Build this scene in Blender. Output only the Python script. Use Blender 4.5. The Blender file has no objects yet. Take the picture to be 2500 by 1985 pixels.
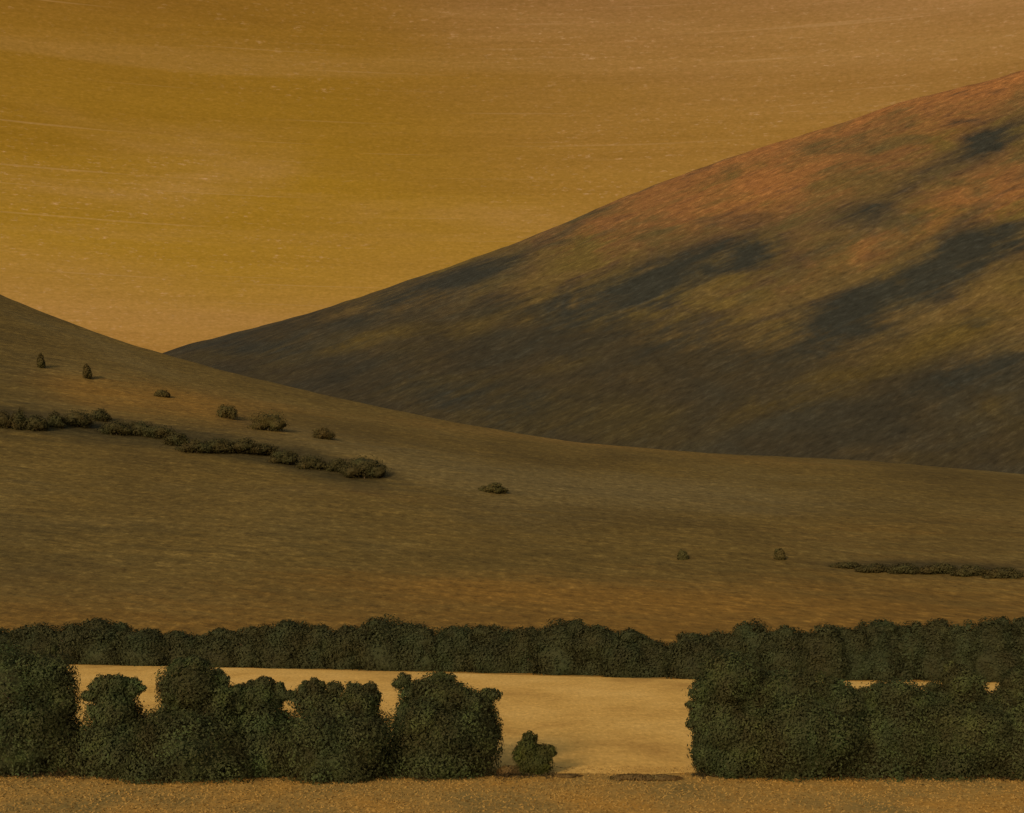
import bpy, math, random
import numpy as np
from mathutils import noise, Vector

C = bpy.context.scene
R = math.radians

# ------------------------------------------------------------------ camera
CAM_H, FPX, CX, HOR = 13.6, 1422.2, 512.0, 583.0     # eye height, focal length and horizon row (1024 x 813)
K = 1024.0 / 2500.0
cam_d = bpy.data.cameras.new('camera')
cam = bpy.data.objects.new('camera', cam_d)
C.collection.objects.link(cam)
cam.location = (0, 0, CAM_H)
cam.rotation_euler = (R(90), 0, 0)
cam_d.sensor_width = 36
cam_d.lens = 50
cam_d.shift_y = (HOR - 406.5) / 1024.0
cam_d.clip_end = 30000
C.camera = cam

# ------------------------------------------------------------------ light
SUN_ELEV, SUN_AZ = 16.0, -158.0      # azimuth from +Y (the view), negative = left of the view
C.view_settings.view_transform = 'Standard'
C.view_settings.look = 'None'
C.view_settings.exposure = 0.0
C.view_settings.gamma = 1.0

sun_d = bpy.data.lights.new('sun', 'SUN')
sun_d.energy = 2.8
sun_d.angle = R(10)
sun_d.color = (1.0, 0.70, 0.40)
sun = bpy.data.objects.new('sun', sun_d)
C.collection.objects.link(sun)
sd = Vector((math.sin(R(SUN_AZ)) * math.cos(R(SUN_ELEV)), math.cos(R(SUN_AZ)) * math.cos(R(SUN_ELEV)), math.sin(R(SUN_ELEV))))
sun.rotation_euler = sd.to_track_quat('Z', 'Y').to_euler()
sun.location = (-200, -100, 300)


def srgb(r, g, b):
    f = lambda c: (c / 255 / 12.92) if c / 255 <= 0.04045 else ((c / 255 + 0.055) / 1.055) ** 2.4
    return (f(r), f(g), f(b), 1.0)


class Nodes:
    """small helper round a node tree"""
    def __init__(self, nt):
        self.nt = nt
        nt.nodes.clear()

    def n(self, kind, **kw):
        nd = self.nt.nodes.new(kind)
        for k, v in kw.items():
            setattr(nd, k, v)
        return nd

    def link(self, a, b):
        self.nt.links.new(a, b)

    def setin(self, nd, i, v):
        if isinstance(v, bpy.types.NodeSocket):
            self.link(v, nd.inputs[i])
        elif v is not None:
            nd.inputs[i].default_value = v

    def math(self, op, a, b=None, c=None, clamp=False):
        m = self.n('ShaderNodeMath', operation=op, use_clamp=clamp)
        self.setin(m, 0, a)
        self.setin(m, 1, b)
        self.setin(m, 2, c)
        return m.outputs[0]

    def mix(self, f, a, b, blend='MIX'):
        m = self.n('ShaderNodeMix', data_type='RGBA', blend_type=blend, clamp_factor=True)
        self.setin(m, 0, f)
        self.setin(m, 6, a)
        self.setin(m, 7, b)
        return m.outputs[2]

    def rng(self, v, a, b, c=0.0, d=1.0, smooth=True):
        m = self.n('ShaderNodeMapRange', interpolation_type='SMOOTHSTEP' if smooth else 'LINEAR')
        for i, x in enumerate((v, a, b, c, d)):
            self.setin(m, i, x)
        return m.outputs[0]

    def mapping(self, v, scale=(1, 1, 1), rot=(0, 0, 0), loc=(0, 0, 0)):
        m = self.n('ShaderNodeMapping')
        self.link(v, m.inputs[0])
        m.inputs[1].default_value = loc
        m.inputs[2].default_value = rot
        m.inputs[3].default_value = scale
        return m.outputs[0]

    def noise(self, v, scale=1.0, detail=3.0, rough=0.55, dist=0.0):
        m = self.n('ShaderNodeTexNoise')
        self.link(v, m.inputs['Vector'])
        m.inputs['Scale'].default_value = scale
        m.inputs['Detail'].default_value = detail
        m.inputs['Roughness'].default_value = rough
        m.inputs['Distortion'].default_value = dist
        return m.outputs[0]

    def ramp(self, f, stops, interp='LINEAR'):
        r = self.n('ShaderNodeValToRGB')
        r.color_ramp.interpolation = interp
        el = r.color_ramp.elements
        while len(el) < len(stops):
            el.new(0.5)
        for e, (p, c) in zip(el, stops):
            e.position = p
            e.color = c
        self.link(f, r.inputs[0])
        return r.outputs[0]


# ------------------------------------------------------------------ sky
world = bpy.data.worlds.new('World')
C.world = world
world.use_nodes = True
w = Nodes(world.node_tree)
tc = w.n('ShaderNodeTexCoord').outputs['Generated']
sep = w.n('ShaderNodeSeparateXYZ')
w.link(tc, sep.inputs[0])
dx, dy, dz = sep.outputs
# dusty dusk veil: gold near the horizon, browner higher up
warp = w.noise(w.mapping(tc, (3, 3, 14)), 1.0, 3.0)
el_ = w.math('ADD', dz, w.math('MULTIPLY', w.math('SUBTRACT', warp, 0.5), 0.07))
left = w.ramp(w.rng(el_, 0.12, 0.42, smooth=False), [
    (0.00, srgb(154, 109, 48)), (0.22, srgb(156, 113, 52)), (0.32, srgb(150, 110, 33)),
    (0.46, srgb(143, 104, 26)), (0.66, srgb(134, 95, 27)), (0.84, srgb(131, 91, 31)), (0.92, srgb(125, 87, 42)), (1.0, srgb(122, 85, 52))])
right = w.ramp(w.rng(el_, 0.12, 0.42, smooth=False), [
    (0.00, srgb(162, 118, 62)), (0.40, srgb(154, 111, 50)), (0.60, srgb(147, 105, 45)), (0.80, srgb(146, 104, 55)), (1.0, srgb(138, 97, 54))])
veil = w.mix(w.rng(w.math('ADD', dx, w.math('MULTIPLY', w.math('SUBTRACT', warp, 0.5), 0.34)), -0.22, 0.26), left, right)
cloud = w.noise(w.mapping(tc, (3.2, 3.2, 17), loc=(1.7, 0.4, 0.2)), 1.0, 4.0, 0.55, 0.4)
cloud2 = w.noise(w.mapping(tc, (2.2, 2.2, 46), loc=(0.7, 2.4, 5.2)), 1.0, 3.0, 0.5, 0.3)
veil = w.mix(w.rng(cloud, 0.50, 0.72, 0.0, 0.38), veil, srgb(166, 122, 68))
veil = w.mix(w.rng(cloud2, 0.46, 0.30, 0.0, 0.28), veil, w.mix(1.0, veil, (0.78, 0.74, 0.66, 1), 'MULTIPLY'))
veil = w.mix(w.rng(cloud2, 0.54, 0.70, 0.0, 0.25), veil, srgb(160, 118, 62))
# brushed streaks of thin cloud, drawn out along the horizon, and a fine pale fleck
s1 = w.noise(w.mapping(tc, (6, 6, 260)), 1.0, 4.0, 0.65)
s2 = w.noise(w.mapping(tc, (40, 40, 900)), 1.0, 3.0, 0.7)
s3 = w.noise(w.mapping(tc, (200, 200, 620)), 1.0, 3.0, 0.65)
s4 = w.noise(w.mapping(tc, (330, 330, 1000), loc=(7, 1, 3)), 1.0, 2.0, 0.7)
patch = w.noise(w.mapping(tc, (5, 5, 12), loc=(3.1, 0, 0)), 1.0, 2.0)
veil = w.mix(w.math('MULTIPLY', w.rng(s1, 0.36, 0.66), 0.30), veil, w.mix(1.0, veil, (0.80, 0.79, 0.74, 1), 'MULTIPLY'))
fleck = w.math('MULTIPLY', w.rng(s3, 0.54, 0.74), w.rng(s2, 0.40, 0.62))
fleck = w.math('MULTIPLY', fleck, w.rng(patch, 0.36, 0.62, 0.15, 0.75))
veil = w.mix(fleck, veil, srgb(176, 134, 86))
veil = w.mix(w.rng(s4, 0.50, 0.72, 0.0, 0.45), veil, w.mix(1.0, veil, (1.35, 1.30, 1.7, 1), 'MULTIPLY'))
veil = w.mix(w.rng(s4, 0.50, 0.30, 0.0, 0.45), veil, w.mix(1.0, veil, (0.74, 0.74, 0.70, 1), 'MULTIPLY'))
veil = w.mix(w.math('MULTIPLY', w.rng(s2, 0.35, 0.65), 0.22), veil, w.mix(1.0, veil, (1.22, 1.2, 1.3, 1), 'MULTIPLY'))
s5 = w.noise(w.mapping(tc, (5, 5, 620), (0.0, 0.012, 0.0), loc=(2, 7, 1)), 1.0, 2.0, 0.4)
veil = w.mix(w.rng(s5, 0.66, 0.74, 0.0, 0.22), veil, srgb(178, 136, 88))
sky = w.n('ShaderNodeTexSky', sky_type='NISHITA', sun_disc=False)
sky.sun_elevation = R(SUN_ELEV)
sky.sun_rotation = R(SUN_AZ)
sky.dust_density = 4.0
bg_sky = w.n('ShaderNodeBackground')
w.link(w.mix(1.0, sky.outputs[0], (1.05, 0.98, 0.74, 1), 'MULTIPLY'), bg_sky.inputs[0])   # dust in the air
bg_sky.inputs[1].default_value = 0.13
bg_veil = w.n('ShaderNodeBackground')
w.link(veil, bg_veil.inputs[0])
bg_veil.inputs[1].default_value = 1.06
# the veil hangs over the valley ahead; overhead and behind it the open dusk sky shows
veil_f = w.math('MULTIPLY', w.rng(dz, 0.45, 0.75, 1.0, 0.0), w.rng(dy, -0.1, 0.5, 0.0, 1.0))
mixs = w.n('ShaderNodeMixShader')
w.link(veil_f, mixs.inputs[0])
w.link(bg_sky.outputs[0], mixs.inputs[1])
w.link(bg_veil.outputs[0], mixs.inputs[2])
wo = w.n('ShaderNodeOutputWorld')
w.link(mixs.outputs[0], wo.inputs[0])

random.seed(7)
rs = np.random.RandomState(11)


# ------------------------------------------------------------------ helpers
def link(name, me, m, parent=None):
    o = bpy.data.objects.new(name, me)
    C.collection.objects.link(o)
    if m:
        me.materials.append(m)
    if parent:
        o.parent = parent
    return o


def tag(o, label=None, cat=None, group=None, kind=None):
    if label: o['label'] = label
    if cat: o['category'] = cat
    if group: o['group'] = group
    if kind: o['kind'] = kind
    return o


def empty(name, loc):
    o = bpy.data.objects.new(name, None)
    C.collection.objects.link(o)
    o.location = loc
    o.empty_display_size = 1
    return o


def mesh_np(name, verts, faces, smooth=False):
    """verts (n,3), faces list of arrays each (m,k)"""
    me = bpy.data.meshes.new(name)
    verts = np.asarray(verts, dtype=np.float32)
    me.vertices.add(len(verts))
    me.vertices.foreach_set('co', verts.ravel())
    faces = [np.asarray(f, dtype=np.int32) for f in faces if len(f)]
    idx = np.concatenate([f.ravel() for f in faces])
    tot = np.concatenate([np.full(len(f), f.shape[1], dtype=np.int32) for f in faces])
    start = np.concatenate([[0], np.cumsum(tot)[:-1]]).astype(np.int32)
    me.loops.add(len(idx))
    me.loops.foreach_set('vertex_index', idx)
    me.polygons.add(len(tot))
    me.polygons.foreach_set('loop_start', start)
    me.polygons.foreach_set('loop_total', tot)
    me.update(calc_edges=True)
    if smooth:
        me.polygons.foreach_set('use_smooth', np.ones(len(tot), dtype=bool))
    me.validate()
    return me


def attr(me, name, vals):
    a = me.attributes.new(name, 'FLOAT', 'POINT')
    a.data.foreach_set('value', np.asarray(vals, dtype=np.float32).ravel())


def curve(pts, smooth=30.0):
    """smooth 1-D profile through measured points"""
    p = np.array(pts, dtype=float)
    xs = np.linspace(p[0, 0], p[-1, 0], 2400)
    ys = np.interp(xs, p[:, 0], p[:, 1])
    step = xs[1] - xs[0]
    k = max(1, int(smooth / step))
    ker = np.hanning(2 * k + 1)
    ker /= ker.sum()
    ys = np.convolve(np.pad(ys, k, mode='reflect', reflect_type='odd'), ker, mode='valid')
    return lambda x: np.interp(x, xs, ys)


def nz(x, y, s, seed=0.0, octs=3):
    return noise.fractal(Vector((x / s + seed, y / s, seed * 1.7)), 1.0, 2.0, octs)


def survey(x, y, z):
    """where a ground point stands on the measured sketch (2500 wide)"""
    return (CX + FPX * x / y) / K, (HOR - FPX * (z - CAM_H) / y) / K


# ------------------------------------------------------------------ materials
def grass_mat(name, body, rot=0.0, along=60.0, across=4.0, patch=120.0, bump=0.25, bdist=0.5, streak=0.5, grain=(2.0, 0.8)):
    """body(n, pos, patch_noise, streak_noise) -> colour socket"""
    m = bpy.data.materials.new(name)
    m.use_nodes = True
    n = Nodes(m.node_tree)
    pos = n.n('ShaderNodeNewGeometry').outputs['Position']
    pn = n.noise(n.mapping(pos, (1 / patch, 1 / patch, 1.6 / patch), (0, rot, 0)), 1.0, 4.0, 0.6)
    st = n.noise(n.mapping(n.mapping(pos, rot=(0, rot, 0)), (1 / along, 1 / along, 1 / across)), 1.0, 5.0, 0.68)
    st2 = n.noise(n.mapping(n.mapping(pos, rot=(0, rot * 1.25, 0)), (5 / along, 5 / along, 3 / across), loc=(5, 2, 9)), 1.0, 3.0, 0.7)
    col = body(n, pos, pn, st)
    # brushed light and dark grass
    col = n.mix(n.rng(st, 0.36, 0.66, 0.0, streak), col, n.mix(1.0, col, (0.60, 0.62, 0.64, 1), 'MULTIPLY'))
    col = n.mix(n.rng(st2, 0.44, 0.70, 0.0, streak), col, n.mix(1.0, col, (1.7, 1.62, 1.6, 1), 'MULTIPLY'))
    gr = n.noise(n.mapping(n.mapping(pos, rot=(0, rot * 1.15, 0)), (1 / grain[0], 0.25 / grain[0], 1 / grain[1])), 1.0, 3.0, 0.75)
    col = n.mix(n.rng(gr, 0.50, 0.72, 0.0, 0.7), col, n.mix(1.0, col, (1.75, 1.8, 1.95, 1), 'MULTIPLY'))
    col = n.mix(n.rng(gr, 0.50, 0.28, 0.0, 0.7), col, n.mix(1.0, col, (0.50, 0.48, 0.45, 1), 'MULTIPLY'))
    b = n.n('ShaderNodeBsdfPrincipled')
    n.link(col, b.inputs['Base Color'])
    b.inputs['Roughness'].default_value = 0.9
    b.inputs['Specular IOR Level'].default_value = 0.15
    bp = n.n('ShaderNodeBump')
    bp.inputs['Strength'].default_value = bump
    bp.inputs['Distance'].default_value = bdist
    n.link(n.math('ADD', st, st2), bp.inputs['Height'])
    n.link(bp.outputs[0], b.inputs['Normal'])
    o = n.n('ShaderNodeOutputMaterial')
    n.link(b.outputs[0], o.inputs[0])
    return m


def at(n, name):
    a = n.n('ShaderNodeAttribute', attribute_name=name)
    return a.outputs['Fac']


def body_near(n, pos, pn, st):
    base = n.ramp(pn, [(0.3, (0.068, 0.050, 0.015, 1)), (0.5, (0.098, 0.072, 0.021, 1)), (0.68, (0.110, 0.086, 0.031, 1))])
    jit = n.math('ADD', n.math('MULTIPLY', n.math('SUBTRACT', st, 0.5), 0.9), n.math('MULTIPLY', n.math('SUBTRACT', pn, 0.5), 0.9))
    base = n.mix(n.rng(n.math('ADD', at(n, 'tawny'), jit), 0.15, 0.95), base, (0.175, 0.102, 0.021, 1))
    base = n.mix(n.rng(n.math('ADD', at(n, 'sage'), jit), 0.25, 1.0), base, (0.114, 0.091, 0.038, 1))
    base = n.mix(n.rng(n.math('ADD', at(n, 'scrub'), jit), 0.15, 1.05), base, (0.040, 0.034, 0.014, 1))
    return base


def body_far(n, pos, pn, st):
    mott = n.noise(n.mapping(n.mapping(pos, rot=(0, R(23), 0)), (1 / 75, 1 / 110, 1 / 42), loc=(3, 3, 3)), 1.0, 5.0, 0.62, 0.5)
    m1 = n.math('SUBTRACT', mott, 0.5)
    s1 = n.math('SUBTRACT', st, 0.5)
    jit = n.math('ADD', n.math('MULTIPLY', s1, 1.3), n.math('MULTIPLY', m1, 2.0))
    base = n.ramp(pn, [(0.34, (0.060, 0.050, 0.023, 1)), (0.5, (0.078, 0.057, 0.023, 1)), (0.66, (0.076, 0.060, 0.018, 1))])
    base = n.mix(n.rng(n.math('ADD', at(n, 'tawny'), jit), 0.0, 1.15), base, (0.190, 0.090, 0.032, 1))  # low sun's orange glow painted into the slope colour
    slope_shade = n.ramp(pn, [(0.34, (0.022, 0.0215, 0.0165, 1)), (0.5, (0.028, 0.0245, 0.0155, 1)), (0.66, (0.034, 0.029, 0.014, 1))])  # dark tones for the painted shade low on the mountain
    base = n.mix(n.rng(n.math('ADD', at(n, 'slope_shade'), n.math('MULTIPLY', jit, 0.6)), 0.05, 0.95), base, slope_shade)
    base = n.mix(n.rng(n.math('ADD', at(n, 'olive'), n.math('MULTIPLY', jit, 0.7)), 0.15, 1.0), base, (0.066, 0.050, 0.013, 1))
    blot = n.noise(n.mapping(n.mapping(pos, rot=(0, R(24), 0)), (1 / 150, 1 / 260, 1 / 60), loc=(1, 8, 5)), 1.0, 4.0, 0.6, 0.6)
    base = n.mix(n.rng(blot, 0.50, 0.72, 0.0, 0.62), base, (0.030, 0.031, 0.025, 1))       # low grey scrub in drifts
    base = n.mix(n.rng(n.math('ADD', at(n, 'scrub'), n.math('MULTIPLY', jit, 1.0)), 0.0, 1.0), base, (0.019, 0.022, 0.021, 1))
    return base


def body_flat(n, pos, pn, st):
    base = n.ramp(pn, [(0.34, (0.230, 0.170, 0.060, 1)), (0.48, (0.340, 0.220, 0.066, 1)), (0.66, (0.43, 0.240, 0.052, 1))])
    return base


def body_field(n, pos, pn, st):
    return n.ramp(pn, [(0.34, (0.47, 0.29, 0.085, 1)), (0.47, (0.63, 0.41, 0.125, 1)), (0.66, (0.71, 0.48, 0.165, 1))])


M_near = grass_mat('hill_grass', body_near, R(-5), 40, 2.2, 140, 0.6, 0.8, 0.45, (3.0, 1.0))
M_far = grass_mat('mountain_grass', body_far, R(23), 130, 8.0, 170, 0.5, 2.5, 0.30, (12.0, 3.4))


def flat_mat(name, body, along, across, patch, bump, streak, grain):
    m = bpy.data.materials.new(name)
    m.use_nodes = True
    n = Nodes(m.node_tree)
    pos = n.n('ShaderNodeNewGeometry').outputs['Position']
    pn = n.noise(n.mapping(pos, (1 / patch, 0.45 / patch, 1)), 1.0, 4.0, 0.6)
    st = n.noise(n.mapping(pos, (1 / along, 1 / across, 1)), 1.0, 5.0, 0.65)
    st2 = n.noise(n.mapping(pos, (6 / along, 4 / across, 1), loc=(4, 8, 1)), 1.0, 3.0, 0.7)
    col = body(n, pos, pn, st)
    col = n.mix(n.rng(st, 0.36, 0.66, 0.0, streak), col, n.mix(1.0, col, (0.66, 0.66, 0.62, 1), 'MULTIPLY'))
    col = n.mix(n.rng(st2, 0.46, 0.72, 0.0, streak), col, n.mix(1.0, col, (1.4, 1.38, 1.4, 1), 'MULTIPLY'))
    gr = n.noise(n.mapping(pos, (1 / grain[0], 1 / grain[1], 1)), 1.0, 3.0, 0.72)
    col = n.mix(n.rng(gr, 0.50, 0.72, 0.0, 0.6), col, n.mix(1.0, col, (1.40, 1.42, 1.45, 1), 'MULTIPLY'))
    col = n.mix(n.rng(gr, 0.50, 0.28, 0.0, 0.6), col, n.mix(1.0, col, (0.62, 0.58, 0.5, 1), 'MULTIPLY'))
    b = n.n('ShaderNodeBsdfPrincipled')
    n.link(col, b.inputs['Base Color'])
    b.inputs['Roughness'].default_value = 0.92
    b.inputs['Specular IOR Level'].default_value = 0.12
    bp = n.n('ShaderNodeBump')
    bp.inputs['Strength'].default_value = bump
    bp.inputs['Distance'].default_value = 0.25
    n.link(n.math('ADD', st, st2), bp.inputs['Height'])
    n.link(bp.outputs[0], b.inputs['Normal'])
    o = n.n('ShaderNodeOutputMaterial')
    n.link(b.outputs[0], o.inputs[0])
    return m


M_ground = flat_mat('dry_meadow', body_flat, 3.2, 3.0, 7.0, 0.35, 0.35, (0.26, 0.75))
M_field = flat_mat('gold_stubble', body_field, 6.0, 5.0, 14.0, 0.3, 0.25, (0.42, 1.6))


def leaf_mat(name, dark, mid, bright, soft=0.5, clump=1.6):
    m = bpy.data.materials.new(name)
    m.use_nodes = True
    n = Nodes(m.node_tree)
    g = n.n('ShaderNodeNewGeometry')
    rnd = g.outputs['Random Per Island']
    cl = n.noise(n.mapping(g.outputs['Position'], (1 / clump, 1 / clump, 1 / clump)), 1.0, 3.0, 0.6)
    hue = n.noise(n.mapping(g.outputs['Position'], (0.6 / clump, 0.6 / clump, 0.5 / clump), loc=(9, 4, 2)), 1.0, 2.0, 0.5)
    v = n.math('ADD', n.math('MULTIPLY', rnd, 0.12), n.math('MULTIPLY', cl, 1.02))
    col = n.ramp(v, [(0.34, dark), (0.58, mid), (0.80, bright)])
    col = n.mix(n.rng(hue, 0.50, 0.68, 0.0, 0.75), col, n.mix(1.0, col, (1.06, 0.90, 0.82, 1), 'MULTIPLY'))   # browner sprays
    col = n.mix(n.rng(hue, 0.50, 0.34, 0.0, 0.75), col, n.mix(1.0, col, (0.90, 1.10, 1.15, 1), 'MULTIPLY'))   # grey green sprays
    b = n.n('ShaderNodeBsdfPrincipled')
    n.link(col, b.inputs['Base Color'])
    b.inputs['Roughness'].default_value = 0.75
    b.inputs['Specular IOR Level'].default_value = 0.2
    t = n.n('ShaderNodeBsdfTranslucent')
    n.link(col, t.inputs[0])
    mx = n.n('ShaderNodeMixShader')
    mx.inputs[0].default_value = 0.35
    n.link(b.outputs[0], mx.inputs[1])
    n.link(t.outputs[0], mx.inputs[2])
    o = n.n('ShaderNodeOutputMaterial')
    n.link(mx.outputs[0], o.inputs[0])
    return m


M_leaf = leaf_mat('oak_leaves', (0.026, 0.027, 0.011, 1), (0.040, 0.049, 0.021, 1), (0.066, 0.092, 0.034, 1))
M_leaf_fresh = leaf_mat('fresh_leaves', (0.026, 0.027, 0.009, 1), (0.044, 0.048, 0.013, 1), (0.080, 0.092, 0.020, 1))
M_leaf_far = leaf_mat('far_leaves', (0.026, 0.029, 0.014, 1), (0.033, 0.039, 0.018, 1), (0.042, 0.052, 0.025, 1), clump=3.0)
M_leaf_hill = leaf_mat('hill_scrub_leaves', (0.056, 0.049, 0.018, 1), (0.066, 0.056, 0.020, 1), (0.078, 0.064, 0.022, 1), clump=4.0)
M_leaf_line = leaf_mat('dark_scrub_leaves', (0.038, 0.037, 0.015, 1), (0.046, 0.043, 0.017, 1), (0.056, 0.050, 0.019, 1), clump=4.0)
M_scrub = leaf_mat('brown_scrub', (0.09, 0.062, 0.028, 1), (0.125, 0.086, 0.036, 1), (0.17, 0.115, 0.046, 1))


def plain_mat(name, a, b_, scale=3.0):
    m = bpy.data.materials.new(name)
    m.use_nodes = True
    n = Nodes(m.node_tree)
    pos = n.n('ShaderNodeNewGeometry').outputs['Position']
    col = n.mix(n.noise(n.mapping(pos, (scale, scale, scale * .3)), 1.0, 4.0), a, b_)
    b = n.n('ShaderNodeBsdfPrincipled')
    n.link(col, b.inputs['Base Color'])
    b.inputs['Roughness'].default_value = 0.9
    o = n.n('ShaderNodeOutputMaterial')
    n.link(b.outputs[0], o.inputs[0])
    return m


M_bark = plain_mat('bark', (0.05, 0.038, 0.026, 1), (0.11, 0.085, 0.06, 1))
M_straw = plain_mat('straw', (0.150, 0.107, 0.034, 1), (0.255, 0.152, 0.035, 1), 0.5)

# ------------------------------------------------------------------ terrain
# ground: one sheet to the horizon
gx = np.array([-9000, -3000, -1000, -400, -200, 0, 200, 400, 1000, 3000, 9000], float)
gy = np.array([-3000, -600, 0, 50, 100, 200, 400, 800, 2000, 5000, 12000], float)
X, Y = np.meshgrid(gx, gy)
V = np.stack([X.ravel(), Y.ravel(), np.zeros(X.size)], 1)


def grid_faces(nx, ny):
    i = np.arange(nx * ny).reshape(ny, nx)
    return np.stack([i[:-1, :-1].ravel(), i[:-1, 1:].ravel(), i[1:, 1:].ravel(), i[1:, :-1].ravel()], 1)


tag(link('ground', mesh_np('ground', V, [grid_faces(len(gx), len(gy))]), M_ground), kind='structure')

# the mown gold field between the two tree rows
d_far = lambda px: FPX * CAM_H / (np.interp(px, [-600, 0, 400, 900, 1500, 1700, 2500, 3200], np.array([1620, 1622, 1627, 1638, 1655, 1660, 1668, 1672])) * K - HOR)
fv, n_f = [], 60
for i in range(n_f):
    s = i / (n_f - 1)
    px = -500 + s * 3600
    yb = d_far(px)
    yn = 101.5 + 1.2 * nz(px, 0, 160, 4) + 0.5 * nz(px, 0, 30, 7)
    for q, y in enumerate((yn, yn + 20, 150, yb)):
        fv.append(((px * K - CX) / FPX * (y * 0.35 + yb * 0.65), y, 0.03))
fv = np.array(fv)
i = np.arange(n_f * 4).reshape(n_f, 4)
ff = np.stack([i[:-1, :-1].ravel(), i[1:, :-1].ravel(), i[1:, 1:].ravel(), i[:-1, 1:].ravel()], 1)
tag(link('field', mesh_np('field', fv, [ff]), M_field), kind='structure')


def ridge_pts(pts, d, scale=1.0):
    """measured ridge (sketch units) -> (x, height) at distance d"""
    return [((p[0] * scale * K - CX) / FPX * d, (HOR - p[1] * scale * K) / FPX * d + CAM_H) for p in pts]


S = 2500 / 2156.0
Y_NEAR, Y_FAR = 900.0, 2000.0
near_meas = [(0, 622), (85, 655), (170, 688), (245, 716), (320, 738), (450, 775), (575, 805), (700, 835), (950, 888), (1200, 930), (1500, 955), (1800, 968), (2156, 998)]
npts = ridge_pts(near_meas, Y_NEAR, S)
npts = [(-1500, 420), (-900, 400), (-560, 318), (-420, 262)] + npts + [(430, 62), (600, 50), (900, 40), (1500, 40)]
near_ridge = curve(npts, 22)
far_meas = [(345, 740), (430, 715), (530, 693), (700, 645), (830, 600), (980, 550), (1150, 487), (1300, 420), (1450, 362), (1600, 310), (1750, 268), (1900, 212), (2000, 190), (2156, 150)]
fpts = ridge_pts(far_meas, Y_FAR, S)
fpts = [(-2500, 60), (-1500, 90), (-900, 170), (-640, 280)] + fpts + [(900, 800), (1200, 900), (1700, 930), (2600, 800)]
far_ridge = curve(fpts, 85)


def near_h(x, y):
    """height of the near hill"""
    t = (y - 300.0) / (Y_NEAR - 300.0)
    if t <= 0:
        return -0.6
    r = float(near_ridge(x))
    if t <= 1:
        f = 0.72 * t ** 1.25 + 0.28 * math.sin(min(t, 1) * math.pi / 2) ** 2
        roll = (nz(x, y, 260, 1.3) * 8 + nz(x, y, 90, 5.2) * 2.0) * math.sin(t * math.pi) * min(1, r / 120)
        fine = nz(x, y, 14, 2.2, 2) * 0.35 * min(1, t * 4)
        return r * f + roll + fine - 0.6 * (1 - t)
    u = (y - Y_NEAR) / 500.0
    return r * max(-0.05, 1 - u * u * 1.2) + nz(x, Y_NEAR, 14, 2.2, 2) * 0.35


def far_h(x, y):
    t = (y - 1150.0) / (Y_FAR - 1150.0)
    r = float(far_ridge(x))
    if t <= 0:
        return -2.0
    if t <= 1:
        f = 0.75 * t + 0.25 * math.sin(t * math.pi / 2) ** 2
        gul = noise.noise(Vector((x / 190 + y / 420, y / 900, 3.3))) * 15 + noise.noise(Vector((x / 70 + y / 190, y / 500, 8.1))) * 7
        return r * f + gul * math.sin(t * math.pi) * min(1, r / 300) + nz(x, y, 30, 6.6, 2) * 1.2 * min(1, t * 5)
    u = (y - Y_FAR) / 1300.0
    return r * max(-0.02, 1 - u * u) + nz(x, Y_FAR, 30, 6.6, 2) * 1.2


def hill_mesh(name, fn, xs, ys):
    P = np.array([[x, y, fn(x, y)] for y in ys for x in xs])
    return mesh_np(name, P, [grid_faces(len(xs), len(ys))], True), P


def gauss(px, py, cx, cy, sx, sy, ang=0.0):
    a = R(ang)
    u = (px - cx) * math.cos(a) + (py - cy) * math.sin(a)
    v = -(px - cx) * math.sin(a) + (py - cy) * math.cos(a)
    return np.exp(-0.5 * ((u / sx) ** 2 + (v / sy) ** 2))


xs = np.concatenate([np.linspace(-1500, -460, 30)[:-1], np.linspace(-460, 460, 231), np.linspace(460, 1500, 30)[1:]])
ys = np.concatenate([np.linspace(296, 900, 180), np.linspace(906, 1440, 30)])
me, P = hill_mesh('hill', near_h, xs, ys)
px, py = survey(P[:, 0], P[:, 1], P[:, 2])
# tawny dry grass low on the slope, sage on the shoulders, scrub along the shrub lines, plain darker tone towards the left
tawny = 0.72 * np.clip((py - 1340) / 210, 0, 1) + 0.65 * gauss(px, py, 520, 1000, 170, 40, 14) + 0.5 * gauss(px, py, 200, 960, 130, 34, 14) + 0.35 * gauss(px, py, 2150, 1290, 400, 50) \
    + 0.4 * gauss(px, py, 1500, 1085, 700, 16, 6) + 0.40 * gauss(px, py, 1150, 1440, 300, 30, 3) + 0.30 * gauss(px, py, 2000, 1470, 400, 60) + 0.3 * gauss(px, py, 1000, 1215, 300, 18, 4)
sage = 0.7 * gauss(px, py, 1000, 1130, 500, 50, 9) + 0.65 * gauss(px, py, 1850, 1215, 420, 36, 3) + 0.55 * gauss(px, py, 250, 850, 300, 24, 22) + 0.5 * gauss(px, py, 1250, 1290, 260, 50, 4) \
    + 0.45 * gauss(px, py, 250, 1190, 260, 40, 4)
scrub = 0.95 * gauss(px, py, 190, 1045, 240, 24, 5) + 1.0 * gauss(px, py, 560, 1095, 170, 22, 9) + 0.85 * gauss(px, py, 830, 1145, 110, 26, 14) + 0.45 * gauss(px, py, 650, 1030, 70, 22) + 0.45 * gauss(px, py, 560, 1005, 40, 20) \
    + 1.0 * gauss(px, py, 2290, 1388, 220, 15, 2) + 0.25 * gauss(px, py, 1000, 1180, 250, 18, 8) \
    + 0.45 * gauss(px, py, -20, 900, 160, 160) + 0.40 * gauss(px, py, 0, 1360, 360, 110) + 0.30 * gauss(px, py, 750, 1330, 300, 36, 3) + 0.25 * gauss(px, py, 1650, 1330, 300, 30, 2)  # first two terms: plain darker tone towards the left
attr(me, 'tawny', tawny)
attr(me, 'sage', sage)
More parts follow.
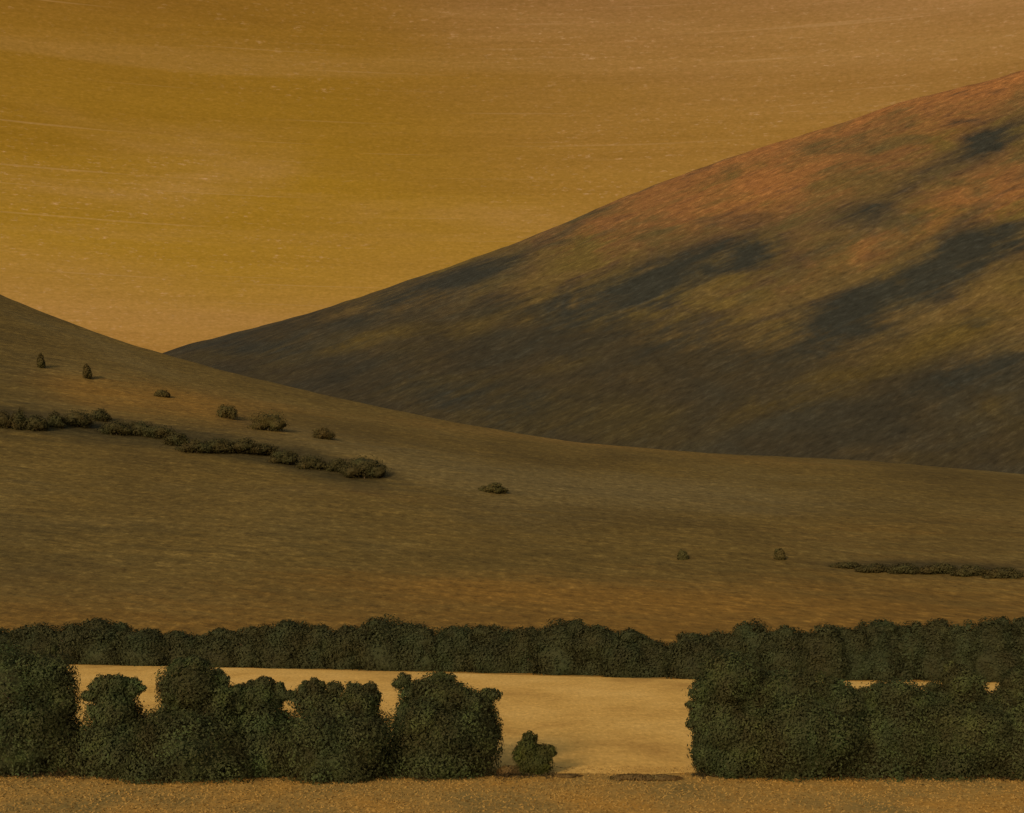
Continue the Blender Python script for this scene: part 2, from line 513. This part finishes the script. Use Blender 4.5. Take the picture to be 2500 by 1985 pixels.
attr(me, 'scrub', scrub)
tag(link('hill', me, M_near), kind='structure')

xs = np.concatenate([np.linspace(-2500, -560, 20)[:-1], np.linspace(-560, 860, 240), np.linspace(860, 2600, 30)[1:]])
ys = np.concatenate([np.linspace(1150, 2000, 150), np.linspace(2015, 3400, 30)])
me, P = hill_mesh('mountain', far_h, xs, ys)
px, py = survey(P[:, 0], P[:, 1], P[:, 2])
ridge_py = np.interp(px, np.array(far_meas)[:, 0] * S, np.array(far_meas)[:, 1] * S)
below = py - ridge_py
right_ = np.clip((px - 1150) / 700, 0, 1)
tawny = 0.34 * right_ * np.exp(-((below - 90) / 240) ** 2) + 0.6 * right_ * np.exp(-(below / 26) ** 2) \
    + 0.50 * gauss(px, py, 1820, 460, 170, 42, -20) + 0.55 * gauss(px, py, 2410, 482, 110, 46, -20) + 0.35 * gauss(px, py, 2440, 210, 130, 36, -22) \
    + 0.35 * gauss(px, py, 2110, 625, 110, 30, -22) + 0.30 * gauss(px, py, 1480, 540, 150, 28, -22)  # last sunlight on upper right slope and crest, put into the colour
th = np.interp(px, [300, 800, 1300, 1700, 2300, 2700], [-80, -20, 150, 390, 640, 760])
slope_shade = np.clip((below - th) / 170 + 0.5, 0, 1)  # shade over the lower left slope, painted as darker colour
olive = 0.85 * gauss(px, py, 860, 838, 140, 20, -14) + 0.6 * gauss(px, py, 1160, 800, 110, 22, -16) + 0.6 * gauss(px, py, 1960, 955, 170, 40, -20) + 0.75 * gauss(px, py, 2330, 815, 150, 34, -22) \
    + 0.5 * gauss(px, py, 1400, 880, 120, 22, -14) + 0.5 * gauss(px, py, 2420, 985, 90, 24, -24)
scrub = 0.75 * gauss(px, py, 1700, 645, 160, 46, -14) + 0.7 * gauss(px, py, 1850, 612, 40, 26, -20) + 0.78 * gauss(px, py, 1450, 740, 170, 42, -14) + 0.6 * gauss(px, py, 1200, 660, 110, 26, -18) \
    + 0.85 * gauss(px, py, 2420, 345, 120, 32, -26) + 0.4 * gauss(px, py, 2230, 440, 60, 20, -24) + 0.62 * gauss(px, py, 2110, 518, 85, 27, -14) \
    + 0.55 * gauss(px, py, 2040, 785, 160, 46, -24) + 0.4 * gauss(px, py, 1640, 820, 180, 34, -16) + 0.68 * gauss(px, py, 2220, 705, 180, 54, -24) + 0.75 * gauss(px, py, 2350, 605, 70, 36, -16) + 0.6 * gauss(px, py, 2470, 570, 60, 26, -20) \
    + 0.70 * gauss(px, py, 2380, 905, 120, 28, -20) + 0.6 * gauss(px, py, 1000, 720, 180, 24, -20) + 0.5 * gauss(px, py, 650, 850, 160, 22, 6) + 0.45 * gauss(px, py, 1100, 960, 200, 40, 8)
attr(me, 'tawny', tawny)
attr(me, 'slope_shade', slope_shade)
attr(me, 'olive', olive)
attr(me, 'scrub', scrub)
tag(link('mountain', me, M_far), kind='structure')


# ------------------------------------------------------------------ plants
ICO = None


def ico():
    global ICO
    if ICO is None:
        import bmesh
        bm = bmesh.new()
        bmesh.ops.create_icosphere(bm, subdivisions=3, radius=1.0)
        bm.verts.ensure_lookup_table()
        v = np.array([p.co[:] for p in bm.verts])
        f = np.array([[q.index for q in p.verts] for p in bm.faces])
        bm.free()
        ICO = (v, f)
    return ICO


def leaves(lobes, n, size, clumps=12, ground=True):
    """leaf clusters spread through a crown: lobes = [(x, y, z, rx, ry, rz)]"""
    vol = np.array([l[3] * l[4] * l[5] for l in lobes]) ** (2 / 3)
    vol = vol / vol.sum()
    cent, norm = [], []
    for l, share in zip(lobes, vol):
        m = int(n * share)
        c, r = np.array(l[:3]), np.array(l[3:])
        k = clumps
        d = rs.normal(size=(k, 3))
        d /= np.linalg.norm(d, axis=1)[:, None]
        cc = d * rs.uniform(0.62, 0.92, (k, 1))
        cr = rs.uniform(0.22, 0.46, k)
        w_ = cr ** 2 / (cr ** 2).sum()
        pick = rs.choice(k, m, p=w_)
        q = rs.normal(size=(m, 3))
        q /= np.linalg.norm(q, axis=1)[:, None]
        p = cc[pick] + q * (cr[pick] * (rs.uniform(0.55, 1.08, m) + 0.45 * rs.uniform(0, 1, m) ** 7))[:, None]
        cent.append(c + p * r)
        norm.append(q + 0.5 * p)
        m2 = int(m * 0.75)                                    # loose twigs over the whole lobe
        q = rs.normal(size=(m2, 3))
        q /= np.linalg.norm(q, axis=1)[:, None]
        cent.append(c + q * r * rs.uniform(0.70, 1.03, (m2, 1)))
        norm.append(q)
    cent, norm = np.concatenate(cent), np.concatenate(norm)
    keep = cent[:, 2] > 0.02 if ground else np.ones(len(cent), bool)
    cent, norm = cent[keep], norm[keep]
    m = len(cent)
    norm = norm + rs.normal(size=(m, 3)) * 0.28
    norm /= np.linalg.norm(norm, axis=1)[:, None]
    a = np.cross(norm, rs.normal(size=(m, 3)))
    a /= np.linalg.norm(a, axis=1)[:, None] + 1e-9
    b = np.cross(norm, a)
    s = size * rs.uniform(0.55, 1.35, m)[:, None]
    quad = np.stack([cent - a * s * 1.15, cent - b * s * 0.6, cent + a * s * 1.15 + norm * s * 0.2, cent + b * s * 0.6], 1).reshape(-1, 3)
    return quad, np.arange(4 * m).reshape(m, 4)


def crown_mesh(name, lobes, n, size, clumps=12, core=0.60):
    q, qf = leaves(lobes, n, size, clumps)
    iv, jf = ico()
    vs, fs, off = [q], [qf], len(q)
    tris = []
    for l in lobes:
        r = np.array(l[3:])
        s = np.array([1 + 0.30 * noise.noise(Vector((p * 2.2 + np.array(l[:3])).tolist())) + 0.16 * noise.noise(Vector((p * 6.0 + np.array(l[:3])).tolist())) for p in iv])
        v = np.array(l[:3]) + iv * s[:, None] * r * core
        v[:, 2] = np.maximum(v[:, 2], 0.01)
        vs.append(v)
        tris.append(jf + off)
        off += len(v)
    return mesh_np(name, np.concatenate(vs), fs + tris)


def tube(pts, rad, seg=8):
    pts = [Vector(p) for p in pts]
    v, f = [], []
    for i, p in enumerate(pts):
        d = (pts[min(i + 1, len(pts) - 1)] - pts[max(i - 1, 0)]).normalized()
        a = d.cross(Vector((0.3, 1, 0.1))).normalized()
        b = d.cross(a)
        for k in range(seg):
            t = 2 * math.pi * k / seg
            v.append((p + (a * math.cos(t) + b * math.sin(t)) * rad[i])[:])
    for i in range(len(pts) - 1):
        for k in range(seg):
            f.append((i * seg + k, i * seg + (k + 1) % seg, (i + 1) * seg + (k + 1) % seg, (i + 1) * seg + k))
    return v, f


def trunk_mesh(h, r, reach):
    """tapered trunk with limbs"""
    vs, fs = [], []

    def add(p, q):
        v, f = tube(p, q)
        o = len(vs)
        vs.extend(v)
        fs.extend([tuple(i + o for i in k) for k in f])
    bend = random.uniform(-.15, .15) * r * 4
    add([(0, 0, -0.15), (bend * .3, 0, h * .12), (bend, 0.05, h * .4), (bend * 1.4, 0, h * .7)], [r * 1.5, r, r * .75, r * .3])
    for k in range(5):
        a = random.uniform(0, 6.28)
        z0 = h * random.uniform(.18, .45)
        L = reach * random.uniform(.5, .85)
        c, s = math.cos(a), math.sin(a)
        add([(bend * .6, 0, z0), (bend * .6 + c * L * .5, s * L * .5, z0 + L * .35), (bend + c * L, s * L, z0 + L * .7)], [r * .5, r * .34, r * .1])
    return mesh_np('trunk', np.array(vs), [np.array(fs)], True)


def plant(name, label, cat, group, base, lobes, n, size, mat, trunk=0.22, clumps=12, core=0.60):
    root = empty(name, base)
    tag(root, label, cat, group)
    top = max(l[2] + l[5] for l in lobes)
    reach = max(l[3] for l in lobes) * 0.6
    link('trunk', trunk_mesh(top, trunk, reach), M_bark, root)
    link('crown', crown_mesh('crown', lobes, n, size, clumps, core), mat, root)
    return root


def ground_at(px, py_):
    """foot of something on the flat valley floor"""
    y = FPX * CAM_H / (py_ * K - HOR)
    return ((px * K - CX) / FPX * y, y, 0.0)


def sized(base_px, foot, blobs, y, depth=0.9):
    """crown lobes measured on the sketch (cx, cy, half width, half height) -> metres about the foot"""
    u = y / FPX * K
    out = []
    for (bx, by, hw, hh) in blobs:
        out.append(((bx - base_px) * u, random.uniform(-.25, .25) * hw * u, (foot - by) * u, hw * u, hw * u * depth, hh * u))
    return out


G1 = 'bushy trees in the near row by the meadow'
G2 = 'bushy trees in the near row on the right'
near_trees = [
    # foot x, foot y, lobes, label, group, material
    (60, 1885, [(20, 1680, 110, 110), (110, 1660, 80, 80), (60, 1790, 130, 100), (150, 1720, 50, 70), (150, 1810, 60, 75), (-30, 1780, 90, 110)],
     'large dark tree cut by the left edge, tallest of the near left row', G1, M_leaf),
    (265, 1892, [(281, 1742, 63, 66), (248, 1682, 34, 32), (290, 1670, 30, 24), (325, 1680, 22, 26), (222, 1700, 28, 13), (285, 1825, 90, 72)],
     'low dark tree between the big left edge tree and the tall broad one', G1, M_leaf),
    (470, 1892, [(475, 1675, 72, 66), (475, 1630, 42, 28), (420, 1690, 45, 60), (520, 1720, 70, 70), (470, 1790, 115, 95), (545, 1700, 28, 40)],
     'tall broad tree with rounded top standing third from the left edge', G1, M_leaf),
    (635, 1888, [(635, 1705, 48, 44), (648, 1672, 26, 22), (612, 1690, 26, 22), (630, 1790, 75, 100), (672, 1710, 22, 24)],
     'narrow pointed tree squeezed between two broader trees of the near row', G1, M_leaf),
    (815, 1892, [(770, 1712, 60, 44), (765, 1680, 26, 20), (818, 1682, 24, 20), (866, 1684, 24, 22), (880, 1720, 48, 52), (840, 1760, 80, 70), (800, 1810, 110, 80), (905, 1800, 40, 80), (910, 1700, 22, 22)],
     'wide tree with three knobbly leaf tufts on top, left of the bright gap', G1, M_leaf),
    (1085, 1890, [(1070, 1700, 70, 50), (1068, 1665, 26, 18), (1020, 1690, 50, 30), (1110, 1700, 60, 36), (1200, 1698, 28, 18), (1155, 1720, 50, 40), (1080, 1790, 118, 95), (1180, 1790, 48, 88), (990, 1770, 32, 90)],
     'big square tree with a flat leafy shoulder at the end of the left row', G1, M_leaf),
    (1305, 1890, [(1286, 1830, 30, 32), (1292, 1803, 19, 17), (1340, 1833, 20, 15), (1318, 1842, 32, 26), (1308, 1864, 46, 28), (1270, 1850, 18, 16)],
     'small yellow green bush standing alone beside the open gold field', 'small bushes by the meadow', M_leaf_fresh),
    (1770, 1894, [(1780, 1660, 85, 75), (1730, 1690, 48, 40), (1715, 1740, 34, 50), (1780, 1780, 90, 100), (1725, 1830, 40, 56), (1705, 1765, 30, 24), (1715, 1850, 24, 24), (1850, 1700, 60, 62)],
     'tall tree with ragged left edge against the open gold field', G2, M_leaf),
    (1960, 1894, [(1930, 1690, 90, 60), (1985, 1700, 70, 50), (1950, 1790, 125, 100), (2040, 1740, 66, 66), (1885, 1690, 50, 55), (2050, 1698, 40, 42)],
     'broad dark tree behind the ragged edge tree in the right row', G2, M_leaf),
    (2180, 1892, [(2180, 1700, 70, 50), (2150, 1740, 60, 60), (2190, 1790, 100, 95), (2245, 1728, 56, 54), (2110, 1735, 50, 58)],
     'low greyish green tree between two small bright gaps in the right row', G2, M_leaf),
    (2350, 1892, [(2345, 1680, 62, 58), (2350, 1790, 110, 100), (2295, 1728, 52, 56), (2400, 1735, 52, 54)],
     'rounded tree between the right two bright gaps, pale green crown', G2, M_leaf),
    (2520, 1892, [(2500, 1690, 66, 60), (2540, 1670, 70, 70), (2520, 1790, 115, 100), (2450, 1735, 50, 58)],
     'leafy tree cut by the right edge of the picture', G2, M_leaf),
]
skirts = [(50, 1835, 185, 125), (290, 1848, 128, 108), (480, 1845, 165, 118), (640, 1835, 115, 118), (825, 1840, 165, 112), (1070, 1840, 158, 122), None,
          (1805, 1830, 112, 140), (1955, 1820, 175, 150), (2180, 1820, 165, 146), (2345, 1820, 160, 146), (2500, 1820, 160, 146)]
for (fx, fy, blobs, lab, grp, mt), skirt in zip(near_trees, skirts):
    if skirt:
        blobs = blobs + [skirt]
    if skirt:                                   # leafy tufts that break the outline
        for k in range(4 if fx == 265 else 16):
            q = random.choice(blobs[:-1])
            a_ = random.uniform(math.pi * .95, math.pi * 2.05)
            r_ = random.uniform(9, 19)
            blobs = blobs + [(q[0] + math.cos(a_) * q[2] * .96, q[1] + math.sin(a_) * q[3] * .96, r_, r_ * random.uniform(.6, 1.0))]
    b = ground_at(fx, fy)
    small = len(blobs) and max(q[2] for q in blobs) < 60
    L = sized(fx, fy, blobs, b[1])
    plant('bush' if small else 'tree', lab, 'bush' if small else 'tree', grp, b, L, 5000 if small else 38000, 0.085 if small else 0.095, mt, 0.12 if small else 0.26, 18, 0.66)

# ---- far row of trees beyond the gold field
far_tops = [(-20, 1527, 120), (95, 1526, 100), (175, 1522, 80), (258, 1508, 95), (355, 1532, 90), (445, 1540, 95), (540, 1536, 85), (610, 1528, 70), (690, 1510, 85),
            (775, 1524, 80), (850, 1526, 75), (945, 1508, 95), (1035, 1521, 85), (1120, 1527, 80), (1205, 1526, 85), (1290, 1530, 60), (1375, 1510, 90), (1455, 1524, 90),
            (1530, 1535, 75), (1600, 1560, 65), (1690, 1543, 80), (1765, 1546, 75), (1840, 1520, 85), (1925, 1527, 80), (2010, 1528, 85), (2085, 1530, 70), (2140, 1510, 75), (2220, 1527, 80),
            (2292, 1508, 75), (2355, 1523, 60), (2425, 1503, 80), (2505, 1509, 90)]
far_labels = [
    'dark far tree half cut by the left edge of the picture', 'flat topped far tree above the big left edge tree', 'far tree just left of the first hump in the far row',
    'far tree forming the first rounded hump above the low left tree', 'far tree in the dip between the first hump and the tall broad tree', 'lowest far tree, directly behind the tall broad near tree',
    'far tree on the slope up from behind the tall broad tree', 'far tree above and left of the narrow pointed near tree', 'humped far tree rising right of the narrow pointed near tree',
    'far tree above the left tuft of the three tufted near tree', 'far tree above the middle tuft of the three tufted near tree', 'highest rounded far tree above the bright gap in the left row',
    'far tree above the left side of the big square near tree', 'far tree above the middle of the big square near tree', 'far tree above the leafy shoulder of the big square near tree',
    'narrow far tree above the small yellow green bush', 'far tree with a small knob on top, over the left of the open field', 'broad far tree right of the one with the small knob',
    'far tree sloping down towards the lowest notch of the far row', 'low far tree in the notch above the open gold field', 'far tree right of the notch, above the ragged edge tree',
    'far tree in the shallow dip above the tall right row tree', 'far tree rising to the flat crest over the right row', 'far tree on the flat crest above the broad dark right tree',
    'far tree on the flat crest left of the first bright gap', 'narrow far tree just left of the hump over the first bright gap', 'humped far tree over the first bright gap',
    'far tree in the dip left of the second bright gap', 'humped far tree above the second bright gap', 'narrow far tree in the dip before the rightmost hump',
    'highest far tree on the right, above the third bright gap', 'far tree half cut by the right edge of the picture']
for (fx, top, wd), lab in zip(far_tops, far_labels):
    y = float(d_far(fx)) + 3.0 + random.uniform(0, 3)
    b = ((fx * K - CX) / FPX * y, y, 0.0)
    foot = (HOR + FPX * CAM_H / y) / K
    h = foot - top
    hw = wd * 0.72
    J = random.uniform
    blobs = [(fx, foot - h * .22, hw * 1.25, h * .62), (fx + J(-.2, .2) * hw, top + h * .42, hw * 1.0, h * .40), (fx - hw * J(.5, .8), top + h * J(.42, .56), hw * .6, h * .36),
             (fx + hw * J(.5, .8), top + h * J(.42, .56), hw * .6, h * .36), (fx + J(-.5, .5) * hw, top + h * .17, hw * J(.4, .6), h * .17),
             (fx + J(-.9, .9) * hw, top + h * .26, hw * J(.3, .45), h * .15)]
    plant('tree', lab, 'tree', 'trees in the far row beyond the gold field', b, sized(fx, foot, blobs, y, 0.6), 9000, 0.19, M_leaf_far, 0.3, 12, 0.70)


# ---- scrub on the near hill
def on_hill(px_, py_):
    """point of the near hill under a measured spot"""
    k, e = (px_ * K - CX) / FPX, (HOR - py_ * K) / FPX
    y = 310.0
    while y < 900:
        if near_h(k * y, y) >= CAM_H + e * y:
            break
        y += 2.0
    return (k * y, y, near_h(k * y, y) - 0.7)


hill_singles = [
    (100, 898, 20, 36, 'faint upright shrub highest on the left hillside, nearest the left edge'), (213, 926, 24, 38, 'small dark upright shrub alone on the upper left hillside'),
    (395, 970, 40, 22, 'small flat shrub below the notch where the hills meet'), (555, 1022, 55, 38, 'faint brown shrub above the shrub line, left of the larger clump'),
    (655, 1052, 105, 56, 'wide faint brown clump above the middle of the shrub line'), (790, 1072, 60, 30, 'low faint shrub above the right end of the shrub line'),
    (1200, 1204, 70, 24, 'faint flat shrub alone on the open slope right of the shrub line'), (1667, 1366, 28, 28, 'small round shrub, left of the two lone ones on the right slope'),
    (1903, 1368, 28, 32, 'small dark round shrub, right of the two lone ones on the right slope')]
for sx, sy, sw, sh, lab in hill_singles:
    b = on_hill(sx, sy)
    L = sized(sx, sy, [(sx, sy - sh * .5, sw * .46, sh * .5), (sx - sw * .2, sy - sh * .3, sw * .3, sh * .34), (sx + sw * .22, sy - sh * .32, sw * .3, sh * .36)], b[1])
    plant('shrub', lab, 'shrub', 'lone shrubs on the near hillside', b, L, 1100, 0.36, M_leaf_hill, 0.25, 8, 0.62)

line_left = [(10, 1045, 40, 50), (48, 1050, 30, 60), (88, 1052, 42, 46), (135, 1045, 32, 46), (190, 1043, 58, 52), (243, 1028, 38, 36), (285, 1062, 64, 46), (340, 1066, 64, 46), (392, 1070, 58, 40),
             (432, 1088, 44, 40), (480, 1106, 62, 44), (532, 1108, 62, 44), (592, 1108, 74, 44), (642, 1112, 62, 34), (692, 1132, 54, 44), (760, 1146, 58, 44), (822, 1154, 44, 40), (890, 1168, 88, 72)]
ordn = ['first', 'second', 'third', 'fourth', 'fifth', 'sixth', 'seventh', 'eighth', 'ninth', 'tenth', 'eleventh', 'twelfth', 'thirteenth', 'fourteenth', 'fifteenth', 'sixteenth', 'seventeenth', 'last']
for i, (sx, sy, sw, sh) in enumerate(line_left):
    sw, sh = sw * 1.35, sh * 0.92
    b = on_hill(sx, sy)
    L = sized(sx, sy, [(sx, sy - sh * .5, sw * .46, sh * .5), (sx - sw * .24, sy - sh * .3, sw * .32, sh * .34), (sx + sw * .24, sy - sh * .34, sw * .32, sh * .38)], b[1])
    lab = 'dark shrub, %s from the left edge in the shrub line across the left hill' % ordn[i]
    if i == 17:
        lab = 'largest dark shrub, at the right end of the shrub line across the left hill'
    plant('shrub', lab, 'shrub', 'shrubs in the line across the left hill', b, L, 1100, 0.36, M_leaf_line, 0.25, 8, 0.62)
line_right = [(2065, 1386, 74, 20), (2132, 1398, 74, 30), (2206, 1402, 76, 34), (2290, 1402, 84, 34), (2372, 1406, 84, 34), (2450, 1410, 84, 34)]
for i, (sx, sy, sw, sh) in enumerate(line_right):
    b = on_hill(sx, sy)
    L = sized(sx, sy, [(sx, sy - sh * .45, sw * .46, sh * .45), (sx - sw * .3, sy - sh * .3, sw * .3, sh * .34), (sx + sw * .3, sy - sh * .3, sw * .3, sh * .36)], b[1])
    plant('shrub', 'low dark shrub, %s from the left in the shrub line on the right slope' % (ordn[i] if i < 5 else 'sixth'), 'shrub', 'shrubs in the line on the right slope', b, L, 1100, 0.36, M_leaf_line, 0.25, 8, 0.62)


# ---- low scrub at the meadow's edge
scrubs = [(1245, 1892, 46, 30, 'low brown scrub joining the big square tree to the small bush'), (1545, 1904, 84, 15, 'low brown scrub at the foot of the gold field, left patch'),
          (1615, 1903, 70, 13, 'low brown scrub at the foot of the gold field, right patch'), (1385, 1897, 44, 9, 'thin low scrub just right of the small bush')]
for sx, sy, sw, sh, lab in scrubs:
    b = ground_at(sx, sy)
    L = sized(sx, sy, [(sx, sy - sh * .4, sw * .5, sh * .42), (sx - sw * .35, sy - sh * .3, sw * .35, sh * .34), (sx + sw * .35, sy - sh * .3, sw * .35, sh * .34)], b[1])
    root = empty('scrub', b)
    tag(root, lab, 'scrub', 'low scrub along the meadow edge')
    link('foliage', crown_mesh('foliage', L, 1800, 0.07, 12, 0.5), M_scrub, root)

# ---- dry grass of the meadow (nobody could count it)
n = 30000
gxs = rs.uniform(-48, 48, n)
gys = 84 - 6 + rs.beta(1.2, 1.0, n) * 27
hgt = rs.uniform(0.05, 0.13, n)
ang = rs.uniform(0, math.pi, n)
lean = rs.normal(size=(n, 2)) * 0.10
wd_ = rs.uniform(0.04, 0.10, n)
c_, s_ = np.cos(ang) * wd_, np.sin(ang) * wd_
v = np.stack([np.stack([gxs - c_, gys - s_, np.zeros(n)], 1), np.stack([gxs + c_, gys + s_, np.zeros(n)], 1),
              np.stack([gxs + lean[:, 0], gys + lean[:, 1], hgt], 1)], 1).reshape(-1, 3)
tag(link('grass', mesh_np('grass', v, [np.arange(3 * n).reshape(n, 3)]), M_straw), 'dry straw coloured meadow grass along the bottom of the picture', 'grass', kind='stuff')

# ---- weeds at the near trees' feet, their dark colour painting the shadow there
n = 16000
spans = [(-40, 1235, 0.86), (1235, 1360, 0.08), (1690, 2540, 0.60)]
pr = np.array([q[2] for q in spans]); pr = pr / pr.sum()
pick = rs.choice(3, n, p=pr)
lo, hi = np.array([q[0] for q in spans])[pick], np.array([q[1] for q in spans])[pick]
wpx = rs.uniform(lo, hi)
lump = np.array([0.5 + 0.5 * noise.noise(Vector((float(q) / 34.0, 2.2, 7.7))) + 0.35 * noise.noise(Vector((float(q) / 9.0, 5.2, 1.7))) for q in wpx])
wy = 101.0 - 0.2 - rs.exponential(0.75, n) * np.clip(lump * 1.7, 0.1, 2.2)
wx = (wpx * K - CX) / FPX * wy
wz = rs.exponential(0.11, n) * np.clip(lump * 1.6, 0.2, 2.0)
cen = np.stack([wx, wy, wz], 1)
aa = rs.normal(size=(n, 3)); aa /= np.linalg.norm(aa, axis=1)[:, None]
bb = np.cross(aa, rs.normal(size=(n, 3))); bb /= np.linalg.norm(bb, axis=1)[:, None]
sz = rs.uniform(0.03, 0.09, n)[:, None]
v = np.stack([cen - aa * sz * 1.6, cen - bb * sz * .6, cen + aa * sz * 1.6, cen + bb * sz * .6], 1).reshape(-1, 3)
v[:, 2] = np.maximum(v[:, 2], 0.012)
M_weed = leaf_mat('shade_weeds', (0.035, 0.028, 0.016, 1), (0.055, 0.042, 0.020, 1), (0.085, 0.062, 0.026, 1))
tag(link('undergrowth', mesh_np('undergrowth', v, [np.arange(4 * n).reshape(n, 4)]), M_weed), 'brown weeds along the feet of the near trees, darkened as their shadow', 'undergrowth', kind='stuff')
